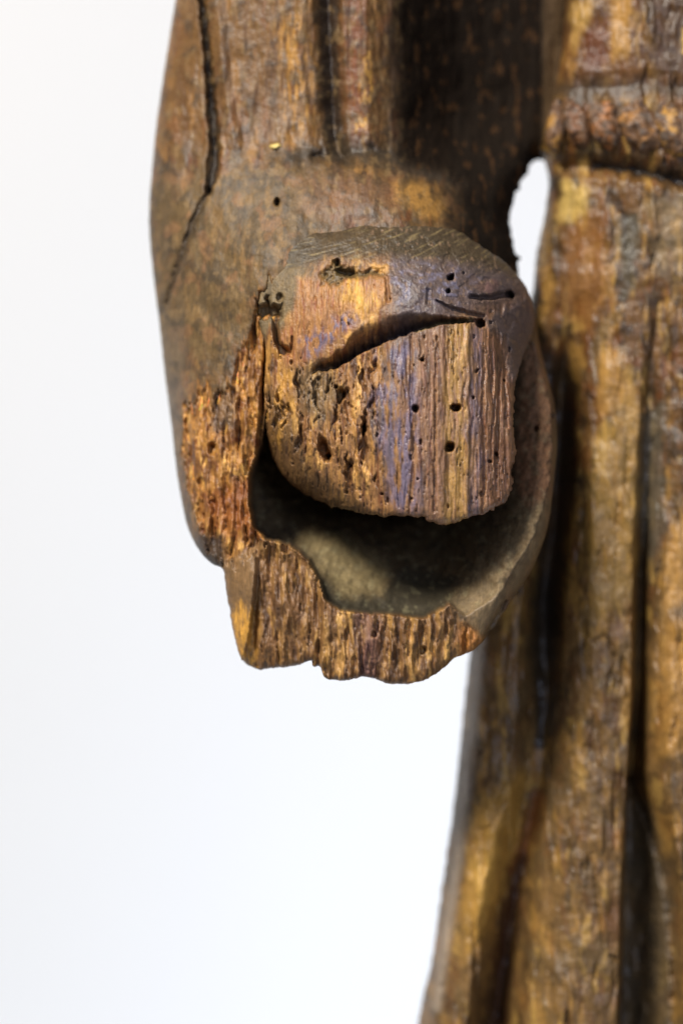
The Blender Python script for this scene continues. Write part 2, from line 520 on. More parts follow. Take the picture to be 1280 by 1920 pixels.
    F.paint((170, 126, 60), F.stroke([(690, 100, 14), (688, 180, 18), (676, 240, 14)], 2) * 1.5 * sst(-0.05, 0.2, F.fibre(10, 24, 3, 79)))
    F.paint((22, 14, 8), sst(705, 770, U + 22 * mid) * sst(345, 290, V + (U - 800) * -0.12) * 0.985, 0.95)  # shade of the underarm recess painted in, here and on the next line
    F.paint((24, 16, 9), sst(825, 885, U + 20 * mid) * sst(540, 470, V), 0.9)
    # dusty forearm bulge
    F.paint((100, 82, 52), sst(290, 340, V) * sst(720, 640, V + 0.25 * (U - 400)) * sst(660, 560, U) * 0.55, 0.62)
    F.paint((74, 60, 42), sst(0.05, 0.25, fbm(U / 50, V / 60, 5, 83)) * sst(290, 340, V) * 0.6)
    F.paint((130, 92, 58), sst(0.12, 0.3, fbm(U / 40, V / 50, 4, 87)) * sst(290, 340, V) * 0.55)
    F.paint((156, 114, 56), F.poly([(735, 345), (790, 340), (832, 380), (835, 418), (780, 408), (740, 380)], 12, 1.5) * 0.85)
    F.paint((112, 80, 56), F.poly([(560, 330), (730, 335), (740, 410), (620, 425), (560, 400)], 20, 2) * 0.5)
    F.paint((60, 48, 34), F.stroke([(540, 296, 24), (640, 282, 40), (740, 290, 44), (840, 330, 40)], 1.6) * 1.2)  # shadow of the crease above the bulge, painted as colour
    F.paint((112, 94, 72), sst(352, 330, U) * sst(560, 640, V) * 0.7)
    F.paint((225, 200, 120), F.blob(515, 272, 12, 6, 0, 0.6))
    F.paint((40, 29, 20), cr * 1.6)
    F.paint((60, 50, 37), sst(0.08, 0.34, blotch + 0.4 * mid) * 0.55)
    F.paint((130, 104, 68), sst(0.12, 0.36, fbm(U / 16, V / 26, 4, 89) + 0.3 * mid) * 0.5 * sst(880, 800, U))
    F.paint((24, 16, 9), sst(712, 775, U + 22 * mid) * sst(345, 290, V + (U - 800) * -0.12) * 0.97, 0.95)  # underarm shade painted back over the blotches, next line too
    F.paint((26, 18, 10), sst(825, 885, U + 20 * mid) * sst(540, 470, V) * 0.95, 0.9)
    F.paint((92, 62, 34), sst(0.22, 0.3, fbm(U / 18, V / 40, 4, 137)) * sst(740, 800, U) * sst(520, 470, V) * 0.35)
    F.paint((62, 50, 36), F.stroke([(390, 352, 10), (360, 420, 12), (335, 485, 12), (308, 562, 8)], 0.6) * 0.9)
    # chipped rim: raw ochre wood
    och = sst(-0.3, 0.2, F.fibre(18, 60, 3, 101))
    F.paint((92, 66, 40), F.poly(CHIP, 16, 2.5, 10, 34) * sst(-0.2, 0.15, fbm(U / 12, V / 24, 3, 103)) * 0.8)
    F.paint((150, 104, 54), F.poly(CHIP, 8, 2.5, 4, 40) * sst(0.0, 0.2, fbm(U / 9, V / 30, 3, 106)) * 0.8)
    F.paint((116, 76, 40), chip, 0.5)
    F.paint((166, 116, 56), chip * och)
    F.paint((204, 154, 80), chip * sst(0.12, 0.4, F.fibre(15, 50, 3, 104)))
    F.paint((96, 50, 24), chip * sst(0.1, 0.4, fbm(U / 22, V / 34, 4, 107)) * 0.8)
    F.paint((70, 42, 24), chip * pores * 0.6)
    F.paint((132, 74, 30), chip * F.poly([(380, 930), (470, 900), (480, 1000), (390, 1000)], 20, 2) * 0.7)
    F.paint((62, 50, 40), F.poly([(370, 1000), (420, 1005), (428, 1060), (405, 1075), (360, 1040)], 8, 1.3) * 0.9)
    F.paint((80, 66, 54), chip * F.poly([(395, 735), (440, 735), (445, 800), (400, 810)], 10, 2) * 0.7)
    # lower rim
    F.paint((116, 82, 48), low, 0.5)
    F.paint((166, 124, 68), low * sst(-0.12, 0.3, F.fibre(20, 90, 4, 111)) * (0.45 + 0.55 * sst(585, 625, U)))
    F.paint((198, 152, 84), low * sst(0.16, 0.42, F.fibre(15, 70, 4, 114)) * (0.5 + 0.5 * sst(585, 625, U)))
    F.paint((82, 56, 34), low * sst(0.05, 0.3, F.fibre(22, 110, 4, 117)) * 0.9)
    F.paint((104, 72, 72), low * F.stroke([(690, 1150, 30), (690, 1265, 30)]) * 0.7)
    F.paint((60, 38, 24), low * pores * 0.4)
    sidef = F.poly([(415, 1060), (488, 1015), (484, 1100), (476, 1180), (480, 1265), (430, 1265)], 5, 0.6)
    F.paint((128, 98, 64), sidef * 0.9)
    F.paint((200, 146, 62), F.poly([(436, 1160), (455, 1130), (478, 1140), (482, 1245), (450, 1235)], 9, 1.6, 0, 18) * sst(-0.4, 0.1, F.fibre(8, 50, 3, 121)) * 0.9)
    # hollow
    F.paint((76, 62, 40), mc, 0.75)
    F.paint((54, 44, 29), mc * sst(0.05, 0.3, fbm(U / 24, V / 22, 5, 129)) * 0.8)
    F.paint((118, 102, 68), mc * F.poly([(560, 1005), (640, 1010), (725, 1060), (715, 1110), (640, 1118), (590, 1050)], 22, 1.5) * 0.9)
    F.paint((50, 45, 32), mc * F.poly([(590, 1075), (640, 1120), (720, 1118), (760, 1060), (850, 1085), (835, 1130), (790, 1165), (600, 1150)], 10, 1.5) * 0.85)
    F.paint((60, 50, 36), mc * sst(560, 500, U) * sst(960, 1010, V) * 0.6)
    F.paint((126, 106, 76), F.poly([(1030, 930), (1025, 1000), (980, 1090), (900, 1190), (850, 1140), (880, 1090), (950, 1020), (985, 950)], 26, 1.6) * 0.85)
    F.paint((116, 82, 56), F.poly([(985, 640), (1015, 640), (1046, 760), (1040, 930), (985, 950), (960, 900), (975, 760)], 12, 1) * 0.85)
    F.paint((84, 66, 46), sst(1028, 1042, U) * sst(1000, 900, V) * 0.8)
    F.paint((160, 104, 46), F.poly([(860, 1165), (905, 1195), (890, 1225), (850, 1230)], 8, 1.2) * 0.8)
    F.paint((150, 140, 104), mc * sst(0.15, 0.35, fbm(U / 16, V / 16, 5, 131)) * 0.22)
    F.paint((88, 70, 48), sst(900, 940, U) * sst(0.02, 0.25, fbm(U / 18, V / 26, 5, 133)) * sst(560, 640, V) * 0.6)


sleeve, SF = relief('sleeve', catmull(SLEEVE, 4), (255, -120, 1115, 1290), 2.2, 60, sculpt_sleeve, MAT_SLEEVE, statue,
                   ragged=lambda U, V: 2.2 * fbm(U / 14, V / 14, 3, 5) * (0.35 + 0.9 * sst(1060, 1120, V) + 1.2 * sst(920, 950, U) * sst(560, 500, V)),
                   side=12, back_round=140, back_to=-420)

# ---- forearm stump
STUMP = [(497, 650), (486, 610), (483, 570), (488, 530), (498, 496), (514, 466), (542, 444), (590, 427), (640, 413), (720, 400), (800, 403), (862, 421),
         (906, 450), (957, 482), (994, 522), (1012, 568), (1009, 612), (988, 660), (974, 700), (966, 750), (963, 800), (969, 850), (962, 880), (963, 905), (951, 936), (921, 958),
         (880, 968), (855, 980), (830, 984), (805, 978), (790, 968), (750, 968), (700, 966), (650, 955), (610, 944), (565, 922), (530, 892), (506, 850), (497, 800), (494, 730)]
st_front = [
    (500, 500, 160), (540, 460, 158), (600, 440, 164), (720, 412, 152), (850, 432, 130), (950, 495, 100), (1000, 570, 60), (1000, 620, 60),
    (495, 560, 168), (560, 520, 198), (620, 480, 205), (720, 470, 205), (820, 478, 196), (900, 510, 172), (960, 560, 120),
    (500, 640, 172), (560, 600, 215), (640, 570, 240), (720, 545, 254), (800, 540, 250), (880, 565, 218), (950, 610, 150),
    (500, 720, 166), (560, 700, 206), (640, 700, 238), (700, 670, 262), (780, 640, 274), (860, 620, 258), (920, 640, 222), (970, 680, 140),
    (505, 800, 160), (560, 800, 200), (620, 790, 234), (690, 770, 268), (750, 750, 288), (840, 750, 276), (920, 750, 246), (955, 760, 215),
    (520, 870, 145), (570, 880, 182), (630, 880, 220), (700, 870, 260), (750, 870, 286), (840, 870, 274), (920, 870, 246), (955, 870, 220),
    (600, 930, 172), (680, 950, 222), (750, 960, 272), (830, 975, 270), (930, 945, 238)]


def sculpt_stump(F, sd):
    U, V = F.U, F.V
    d = tps(st_front, U, V)
    fine = F.fibre(5, 70, 4, 203)
    mid = F.fibre(17, 150, 4, 207)
    grit = fbm(U / 4, V / 4, 3, 211)
    lump = fbm(U / 40, V / 40, 3, 214)
    bare = np.clip(sst(600, 660, V + 0.35 * (U - 760) + 12 * lump) + 0.0, 0, 1)        # below the notch
    upleft = F.poly([(560, 520), (640, 525), (722, 500), (728, 570), (660, 610), (600, 660), (540, 690), (520, 640), (555, 570)], 10, 1.3)
    bare = np.maximum(bare, F.poly([(490, 628), (520, 610), (560, 640), (600, 700), (640, 740), (640, 900), (480, 900)], 12, 1.6, 0, 14))
    bare = bare * (1 - F.poly([(905, 600), (950, 640), (958, 720), (985, 700), (1020, 600), (1000, 540)], 10, 1.5, 0, 10))
    skin = np.clip(1 - bare - upleft, 0, 1)
    pores = sst(0.26, 0.42, fbm(U / 3.4, V / 22, 3, 217) - 0.12 * sst(0.0, 0.3, mid))
    d -= (bare + upleft * 0.7) * 4.5 * pores * (0.4 + sst(-0.1, 0.25, F.fibre(30, 120, 3, 218)))
    d += bare * (2.9 * fine + 6 * mid) + upleft * (3 * fine + 5 * F.fibre(12, 60, 3, 219)) + skin * (0.9 * grit + 5 * lump) + 0.5 * grit
    d -= skin * sst(640, 720, U) * (2 * sst(0.08, 0.18, fbm(U / 26, V / 34, 5, 281)) + 1.2 * np.abs(fbm(U / 12, V / 16, 4, 285)))
    crag = fbm(U / 15 + 0.8 * lump, V / 62, 4, 291, 0.5)
    left_ = sst(735, 690, U) * sst(650, 700, V + 0.3 * (U - 640)) * sst(960, 900, V)
    left_ = left_ * (1 - sst(0, 60, V - 800 - 0.75 * (U - 520)) * sst(680, 640, U))
    d -= left_ * (16 * sst(0.12, 0.4, crag) - 7 * sst(-0.1, -0.4, crag))
    # stepped vertical splits of the front face
    d -= bare * 4 * sst(830, 836, U + 4 * pn(V / 40, V / 90, 9)) * sst(874, 868, U + 4 * pn(V / 35, V / 90, 10))
    d -= bare * 5 * sst(876, 882, U + 5 * pn(V / 30, V / 80, 11))
    d -= bare * 6 * sst(926, 932, U + 6 * pn(V / 30, V / 80, 13))
    d += 6 * F.stroke([(735, 640, 26), (742, 760, 30), (752, 960, 30)], 0.8)
    # curved tool marks on the top
    a = U * 0.35 + V * 0.94 + 0.0009 * (U - 700) ** 2
    top = sst(500, 462, V - 0.08 * np.abs(U - 720) + 18 * lump)
    d += top * 2.4 * fbm(a / 7, U / 60, 3, 223)
    # the carved notch
    lo = catmull([(586, 694), (620, 688), (655, 672), (700, 648), (750, 628), (800, 612), (850, 604), (905, 598)], 6, False)
    hi = catmull([(586, 686), (615, 664), (645, 642), (662, 612), (700, 592), (757, 578), (800, 584), (838, 590), (870, 593), (905, 596)], 6, False)
    wu = U + 0.9 * (F.wu - U); wv = V + 0.9 * (F.wv - V)
    l = np.interp(wu, lo[:, 0], lo[:, 1]); h = np.interp(wu, hi[:, 0], hi[:, 1])
    h = h + 0.16 * (l - h)
    inside = (wu > 586) & (wu < 905)
    t = np.clip((wv - h) / np.maximum(l - h, 1), 0, 1)
    ntch = np.where(inside & (wv > h), np.where(wv < l, t ** 1.7, 1 - sst(0, 7, wv - l)), 0)
    ntch *= sst(586, 640, wu) * sst(905, 840, wu) * 0.75 + 0.25
    d -= 90 * ntch + ntch * 9 * fine + 7 * np.sqrt(np.clip(ntch, 0, 1)) * fbm(U / 14, V / 18, 3, 233)
    d -= 10 * F.stroke([(605, 688, 18), (580, 706, 16), (562, 724, 8)], 1.2)
    # second small fissure and stepped splits above the notch
    d -= 18 * F.stroke([(818, 566, 3), (850, 582, 7), (905, 592, 6)], 0.5)
    d -= 22 * F.stroke([(884, 558, 6), (905, 556, 5), (930, 552, 8), (952, 547, 8)], 0.8) ** 0.8
    d -= 10 * F.stroke([(724, 520, 4), (727, 565, 6)], 0.5)
    d -= 9 * F.stroke([(801, 545, 4), (800, 572, 5)], 0.5)
    d -= 7 * F.stroke([(770, 630, 3), (768, 760, 4), (774, 850, 5), (766, 960, 4)], 0.8)
    d -= 7 * F.stroke([(816, 640, 2), (814, 760, 3), (812, 960, 3)], 0.6)
    d -= 9 * F.stroke([(905, 700, 2), (903, 780, 5), (908, 880, 5), (902, 960, 3)], 0.8)
    d -= 9 * F.stroke([(938, 690, 3), (934, 760, 5), (930, 860, 3)], 0.8)
    d -= 6 * F.stroke([(950, 660, 3), (948, 740, 4), (952, 800, 3)], 0.8)
    # mouldering patch near the top
    kn = F.poly([(602, 510), (625, 492), (648, 494), (666, 508), (712, 502), (726, 514), (698, 522), (660, 526), (628, 538), (606, 528)], 7, 1.8)
    d -= kn * (7 + 14 * np.abs(fbm(U / 14, V / 14, 3, 231)))
    d -= 22 * F.blob(648, 512, 22, 9, 10, 0.6, 0.8)
    d -= 20 * F.blob(632, 492, 6, 8, 0, 0.6, 0.5)
    # holes bored by worms: u, v, radius across, radius along, tilt, depth
    for (u, v, a1, b1, an, dp) in [(845, 519, 8, 8, 0, 55), (840, 547, 5, 5, 0, 30), (961, 545, 11, 9, 20, 55), (901, 607, 11, 9, 10, 60), (853, 765, 11, 8, 0, 60),
                                   (842, 839, 10, 11, 0, 60), (777, 768, 7, 10, 0, 45), (790, 676, 5, 5, 0, 30), (893, 695, 3.5, 4, 0, 22), (886, 746, 3.5, 4, 0, 22),
                                   (946, 712, 3.5, 4, 0, 18), (917, 866, 4, 4, 0, 18), (930, 852, 4, 6, 0, 18), 
                                   (638, 742, 9, 20, -10, 40), (631, 724, 4, 4, 0, 20), (682, 804, 9, 20, 8, 34), (608, 840, 13, 30, -16, 46), (617, 858, 9, 10, 0, 30),
                                   (532, 656, 14, 10, 20, 44), (964, 884, 8, 20, 0, 60), (700, 690, 6, 16, 25, 18), (520, 745, 4, 10, 0, 14), (768, 860, 3, 8, 0, 14),
                                   (770, 935, 3, 4, 0, 14), (900, 925, 4, 8, 0, 16), (655, 870, 8, 14, 10, 14), (655, 770, 8, 22, -5, 14)]:
        d -= dp * F.blob(u, v, a1 * 0.92, b1 * 0.88, an, 0.55, 1.5 if b1 > 12 else 0.7)
    rs = np.random.RandomState(77)
    for _ in range(24):
        u, v = rs.uniform(520, 985), rs.uniform(480, 950)
        r = rs.uniform(1.8, 3.4)
        d -= rs.uniform(8, 18) * F.blob(u, v, r, r * rs.uniform(1, 2.2), 0, 0.6, 0.5)
    for _ in range(34):
        u, v, L_ = rs.uniform(510, 960), rs.uniform(640, 930), rs.uniform(25, 110)
        x = u + rs.uniform(-4, 4)
        d -= bare * rs.uniform(3, 9) * F.stroke([(u, v - L_ / 2, 1.0), (x, v, rs.uniform(2, 4)), (u + rs.uniform(-5, 5), v + L_ / 2, 0.8)], 0.5)
    # notch at the upper left and the splits below it
    d -= 42 * F.poly([(484, 568), (500, 566), (502, 548), (508, 568), (526, 572), (528, 593), (484, 596)], 5, 1.6)
    d -= 40 * F.stroke([(516, 592, 7), (517, 630, 7), (528, 655, 8)], 0.4)
    d -= 16 * F.blob(524, 556, 8, 9, 0, 0.5, 0.4)
    d -= 14 * F.stroke([(548, 630, 3), (545, 665, 6)], 0.4)
    R = 16 - 11 * sst(640, 560, U) * sst(650, 600, V) + 58 * sst(720, 560, U) * sst(760, 860, V) + 26 * sst(520, 450, V) * sst(540, 640, U) + 24 * sst(930, 980, U) * sst(720, 640, V)
    d -= edge_fall(sd, R)
    F.d = d
    # ---- colours
    F.paint((142, 102, 62), np.ones_like(d), 0.48)
    s1 = F.fibre(13, 140, 4, 241); s2 = F.fibre(8, 90, 4, 245); s3 = F.fibre(20, 70, 4, 249)
    F.paint((176, 128, 68), sst(-0.05, 0.25, s1) * sst(770, 690, U) * 0.9)
    F.paint((104, 60, 34), sst(0.05, 0.35, s2) * 0.85)
    F.paint((70, 46, 30), sst(0.05, 0.3, F.fibre(15, 80, 4, 243)) * 0.8)
    F.paint((206, 156, 86), sst(0.14, 0.38, s3) * sst(730, 690, U) * 0.9)
    face = sst(735, 775, U + 8 * lump) * bare
    F.paint((142, 106, 78), face * 0.8, 0.33)
    F.paint((84, 62, 48), face * sst(0.0, 0.3, F.fibre(11, 120, 4, 247)) * 0.8)
    F.paint((112, 74, 54), face * sst(0, 0.4, s2) * 0.8)
    wave = 12 * pn(V / 60, V / 140, 14) + 8 * lump
    F.paint((168, 128, 66), bare * sst(822, 846, U + wave) * sst(886, 862, U + wave) * sst(-0.3, 0.15, s1 + 0.1) * 0.85)
    F.paint((122, 82, 54), bare * sst(890, 925, U + wave) * sst(-0.4, 0.1, s3) * 0.65)
    F.paint((100, 88, 96), bare * sst(868, 884, U + wave) * sst(912, 892, U + wave) * sst(-0.2, 0.2, s2) * 0.7, 0.32)
    F.paint((170, 124, 104), face * sst(0.2, 0.5, F.fibre(5, 120, 3, 253)) * 0.6)
    # worn patina along the corner, its bluish sheen painted into the colour
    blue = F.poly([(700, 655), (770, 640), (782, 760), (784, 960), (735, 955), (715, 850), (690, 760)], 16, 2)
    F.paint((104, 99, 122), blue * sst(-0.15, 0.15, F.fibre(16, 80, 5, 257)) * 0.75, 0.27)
    F.paint((84, 76, 78), F.poly([(690, 720), (735, 650), (745, 800), (725, 880), (700, 850)], 14, 2) * sst(-0.1, 0.2, s3) * 0.7, 0.4)
    F.paint((88, 54, 28), left_ * sst(0.1, 0.35, crag) * 0.8)
    F.paint((66, 44, 32), (bare + upleft * 0.7) * pores * 0.6)
    # upper skin
    F.paint((88, 76, 74), skin * sst(700, 760, U) * 0.95, 0.42)
    F.paint((112, 106, 122), skin * F.poly([(725, 500), (840, 490), (900, 520), (860, 570), (740, 570)], 20, 2) * sst(-0.1, 0.25, fbm(U / 22, V / 16, 3, 261)) * 0.8, 0.3)  # cool lavender sheen painted into the skin colour
    F.paint((80, 66, 62), skin * sst(0.1, 0.4, fbm(U / 20, V / 20, 4, 263)) * sst(700, 760, U) * 0.7)
    F.paint((128, 92, 82), skin * F.blob(915, 535, 26, 14, -10, 0.8, 2) * 0.6)
    F.paint((108, 92, 64), skin * sst(610, 550, U) * 0.92, 0.6)
    F.paint((84, 70, 48), skin * sst(610, 550, U) * sst(0.05, 0.3, fbm(U / 16, V / 20, 4, 277)) * 0.7)
    F.paint((68, 56, 38), top * 0.95, 0.5)
    F.paint((128, 110, 74), top * sst(0.18, 0.4, fbm(a / 6, U / 50, 3, 266)) * 0.7)
    flk = skin * sst(640, 720, U) * sst(0.08, 0.18, fbm(U / 26, V / 34, 5, 281)) * (1 - top)
    F.paint((100, 80, 68), flk * 0.5, 0.45)
    F.paint((138, 110, 84), skin * sst(640, 720, U) * sst(0.24, 0.34, fbm(U / 9, V / 14, 4, 283)) * 0.5)
    # raw upper left
    F.paint((160, 112, 66), upleft * 0.85)
    F.paint((206, 156, 66), upleft * F.poly([(640, 530), (700, 530), (715, 570), (660, 600), (640, 580)], 16, 3, 0, 14) * sst(-0.3, 0.15, s3) * 0.8)
    F.paint((104, 96, 116), upleft * F.poly([(560, 640), (640, 590), (680, 596), (640, 645), (590, 690)], 14, 2) * sst(-0.2, 0.15, F.fibre(12, 30, 3, 269)) * 0.9, 0.38)  # lavender sheen painted over the raw wood
    F.paint((130, 76, 48), upleft * sst(0.1, 0.35, F.fibre(8, 50, 4, 271)) * 0.8)
    F.paint((84, 70, 40), kn * 0.85)
    F.paint((190, 140, 70), F.poly([(690, 492), (725, 496), (728, 512), (700, 508)], 5, 1) * 0.9)
    F.paint((52, 45, 50), ntch * 0.8, 0.5)  # shade under the notch's overhang, painted into the colour
    F.paint((150, 128, 90), F.stroke([(780, 622, 5), (830, 606, 5), (885, 598, 4)], 0.5) * 1.4)
    # worn lower-left rounding
    F.paint((96, 72, 44), F.poly([(496, 720), (540, 760), (580, 870), (680, 945), (700, 975), (560, 940), (500, 860)], 16, 1.5) * 0.75)
    F.paint((88, 78, 56), F.poly([(550, 690), (620, 690), (640, 730), (600, 800), (560, 760)], 18, 2) * 0.6)
    F.paint((196, 142, 60), F.poly([(500, 660), (540, 650), (545, 760), (520, 840), (498, 780)], 12, 2) * sst(-0.2, 0.2, s3) * 0.7)
    F.paint((62, 44, 28), F.poly([(600, 935), (700, 950), (760, 965), (760, 985), (600, 960)], 8, 1.5) * sst(-0.3, 0.2, s2) * 0.7)


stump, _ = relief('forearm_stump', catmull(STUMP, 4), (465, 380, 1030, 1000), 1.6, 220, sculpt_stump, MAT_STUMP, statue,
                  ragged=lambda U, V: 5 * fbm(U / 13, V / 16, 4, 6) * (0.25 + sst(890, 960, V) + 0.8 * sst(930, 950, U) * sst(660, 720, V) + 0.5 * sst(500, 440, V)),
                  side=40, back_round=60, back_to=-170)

# ---- robe
ROBE = [(1072, -220), (1068, -100), (1064, 0), (1055, 100), (1040, 180), (1022, 250), (1018, 272), (1028, 290), (1034, 330), (1026, 400), (1012, 470), (1005, 540), (985, 650),
        (960, 800), (930, 1000), (905, 1130), (890, 1200), (880, 1290), (870, 1380), (862, 1460), (850, 1560), (838, 1640), (825, 1740), (812, 1830),
        (800, 1880), (790, 1930), (778, 2010), (766, 2100), (756, 2190), (900, 2200), (1100, 2200), (1300, 2200), (1450, 2195), (1480, 1500), (1490, 900), (1480, 300), (1450, -215), (1300, -222), (1150, -222)]
rb = [
    [(-60, 1060, -190), (250, 1020, -180), (300, 1030, -200), (540, 1000, -210), (1130, 900, -240), (1990, 785, -260)],
    [(-60, 1085, -120), (250, 1050, -115), (300, 1050, -150), (540, 1030, -170), (700, 1010, -190), (1130, 925, -175), (1400, 890, -165), (1990, 810, -190)],
    [(-60, 1120, -80), (250, 1090, -85), (300, 1090, -115), (540, 1060, -140), (700, 1035, -190), (1130, 972, -140), (1400, 955, -125), (1650, 905, -125), (1990, 862, -135)],
    [(-60, 1150, -74), (250, 1130, -70), (300, 1130, -95), (540, 1085, -118), (700, 1060, -220), (1000, 1045, -270), (1130, 1026, -270), (1300, 1030, -215), (1450, 1014, -165), (1650, 976, -225), (1990, 925, -300)],
    [(-60, 1180, -60), (250, 1170, -55), (300, 1170, -80), (540, 1120, -92), (700, 1095, -120), (1000, 1075, -125), (1300, 1055, -130), (1650, 1015, -135), (1990, 985, -140)],
    [(-60, 1215, -58), (250, 1215, -45), (300, 1210, -70), (540, 1170, -75), (700, 1150, -75), (1000, 1130, -78), (1300, 1120, -80), (1650, 1090, -82), (1990, 1070, -90)],
    [(-60, 1240, -60), (250, 1240, -45), (540, 1210, -70), (700, 1195, -72), (1000, 1182, -82), (1300, 1178, -88), (1500, 1168, -92), (1650, 1160, -90), (1990, 1150, -100)],
    [(-60, 1262, -58), (250, 1262, -45), (540, 1240, -72), (700, 1218, -92), (1000, 1206, -140), (1300, 1200, -210), (1500, 1190, -270), (1650, 1186, -270), (1990, 1180, -280)],
    [(-60, 1285, -55), (250, 1285, -45), (540, 1270, -66), (700, 1245, -80), (1000, 1228, -95), (1300, 1222, -105), (1450, 1214, -150), (1550, 1234, -168), (1700, 1256, -160), (1990, 1264, -165)],
    [(-60, 1330, -60), (540, 1310, -55), (1000, 1270, -66), (1300, 1262, -60), (1500, 1258, -72), (1700, 1284, -76), (1990, 1298, -80)],
    [(-60, 1460, -160), (900, 1480, -150), (1990, 1460, -160)]]


def sculpt_robe(F, sd):
    U, V = F.U, F.V
    d = rails(rb, U, V).astype(np.float32)
    fine = F.fibre(8, 90, 4, 303)
    mid = F.fibre(22, 140, 4, 307)
    grit = fbm(U / 6, V / 6, 3, 311)
    lump = fbm(U / 50, V / 60, 4, 314)
    skirt = sst(330, 380, V)
    d += 5 * mid + 1.6 * fine + 9 * lump + 0.6 * grit - 2 * sst(0.28, 0.45, fbm(U / 6, V / 30, 3, 318))
    # belt hollow above and tuck under it
    d -= 22 * F.stroke([(1010, 300, 26), (1090, 312, 26), (1180, 318, 26), (1300, 344, 30), (1460, 360, 30)], 0.6)
    d -= 18 * F.stroke([(1120, 308, 12), (1190, 322, 20), (1240, 336, 14), (1300, 347, 20), (1460, 360, 18)], 2)
    d -= 9 * F.stroke([(1030, 165, 30), (1110, 168, 30), (1200, 165, 30), (1330, 175, 30), (1460, 180, 30)], 0.6)
    d -= 26 * F.stroke([(1194, 1470, 6), (1215, 1530, 9), (1240, 1610, 10), (1258, 1700, 10), (1268, 1850, 10), (1270, 2000, 10)], 0.8)
    d += 10 * F.blob(1222, 1720, 22, 60, 8, 0.8, 2) + 12 * fbm(U / 40, V / 60, 3, 329) * sst(1480, 1560, V) * sst(1180, 1195, U) * sst(1262, 1250, U)
    # flaked plates with lifted edges
    for pts in ([(1110, 1200), (1135, 1195), (1150, 1230)], [(1140, 1790, ), (1165, 1785), (1170, 1640)], [(1105, 1600), (1120, 1700), (1130, 1770)],
                [(1100, 1190), (1080, 1160)], [(920, 1540), (945, 1470)], [(900, 1560), (925, 1545), (945, 1505)]):
        d -= 9 * F.stroke([(p[0], p[1], 5) for p in pts], 1)
    d += 6 * sst(0.2, 0.4, fbm(U / 34, V / 150, 3, 321)) - 7 * sst(0.25, 0.4, fbm(U / 20, V / 110, 4, 325))
    d -= 14 * F.stroke([(1212, 980, 5), (1203, 1100, 6), (1210, 1250, 8), (1200, 1400, 10), (1192, 1500, 10)], 0.8)
    d -= 12 * F.stroke([(1238, 1050, 3), (1225, 1090, 5), (1222, 1120, 3)], 0.6)
    d -= 12 * F.blob(900, 1415, 6, 9, 0, 0.5) + 10 * F.blob(1170, 470, 22, 60, 0, 0.7) * 0.4
    d -= 10 * F.blob(1225, 470, 16, 26, 0, 0.6)
    d -= edge_fall(sd, 12 + 20 * skirt)
    F.d = d
    lowr = sst(850, 1250, V)
    F.paint((100, 70, 36), np.ones_like(d), 0.4)
    F.paint((116, 88, 50), lowr * 0.9)
    F.paint((58, 42, 25), sst(-0.06, 0.2, F.fibre(40, 130, 5, 341)) * (0.85 - 0.35 * lowr))
    F.paint((152, 114, 56), sst(0.06, 0.28, F.fibre(40, 150, 4, 345)) * 0.75)
    F.paint((98, 58, 28), sst(0.06, 0.24, F.fibre(26, 80, 5, 349)) * (0.7 - 0.35 * lowr))
    F.paint((92, 74, 48), sst(0.08, 0.26, fbm(U / 50, V / 80, 5, 353)) * 0.6)
    F.paint((44, 33, 21), sst(0.12, 0.3, fbm(U / 24, V / 40, 5, 355)) * (0.75 - 0.4 * lowr))
    F.paint((184, 146, 76), sst(0.2, 0.4, F.fibre(30, 110, 4, 357)) * 0.5, 0.36)
    # torso above the belt
    tor = sst(190, 150, V)
    F.paint((100, 64, 34), tor * 0.45)
    F.paint((172, 136, 72), F.poly([(1070, 0), (1110, 5), (1100, 50), (1075, 90)], 10, 2) * 0.7)
    F.paint((160, 118, 56), F.poly([(1145, -10), (1185, -10), (1180, 40), (1170, 110), (1140, 120), (1140, 60)], 9, 2) * 0.85)
    F.paint((90, 48, 28), F.poly([(1085, 60), (1130, 50), (1135, 120), (1095, 140)], 12, 2) * 0.7)
    F.paint((58, 46, 32), F.poly([(1190, -60), (1300, -60), (1300, 140), (1215, 150)], 12, 2) * 0.6)
    F.paint((190, 150, 66), F.poly([(1272, 60), (1300, 60), (1300, 110), (1272, 105)], 6, 2) * 0.8)
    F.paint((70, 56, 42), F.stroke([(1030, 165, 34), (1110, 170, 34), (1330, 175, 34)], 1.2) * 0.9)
    F.paint((182, 136, 58), F.poly([(1030, 190), (1052, 200), (1040, 280), (1024, 270)], 6, 1.5) * 0.7)
    # skirt
    F.paint((186, 154, 84), F.poly([(1058, 335), (1100, 350), (1098, 400), (1068, 420), (1045, 400)], 10, 2) * 0.85)
    F.paint((132, 88, 44), F.poly([(1060, 430), (1130, 380), (1140, 560), (1110, 620), (1060, 590)], 18, 2) * 0.6)
    F.paint((72, 66, 52), F.poly([(1155, 410), (1195, 400), (1190, 540), (1160, 560)], 12, 2) * 0.85)
    F.paint((148, 126, 92), F.poly([(1200, 380), (1290, 360), (1290, 480), (1230, 520)], 20, 2) * 0.5)
    F.paint((164, 122, 60), F.poly([(1122, 660), (1165, 655), (1175, 760), (1120, 780)], 12, 1.5) * 0.7)
    F.paint((158, 124, 62), F.poly([(1115, 820), (1190, 720), (1205, 880), (1190, 1130), (1110, 1160), (1090, 1000)], 20, 2) * 0.5)
    F.paint((84, 76, 62), F.poly([(1200, 780), (1240, 760), (1245, 1000), (1215, 1060), (1195, 980)], 12, 2) * 0.8)
    F.paint((176, 132, 68), F.poly([(1252, 990), (1300, 960), (1300, 1120), (1240, 1150)], 14, 2) * 0.7)
    F.paint((178, 130, 60), F.poly([(1240, 1160), (1300, 1160), (1300, 1400), (1230, 1420)], 18, 2) * 0.5)
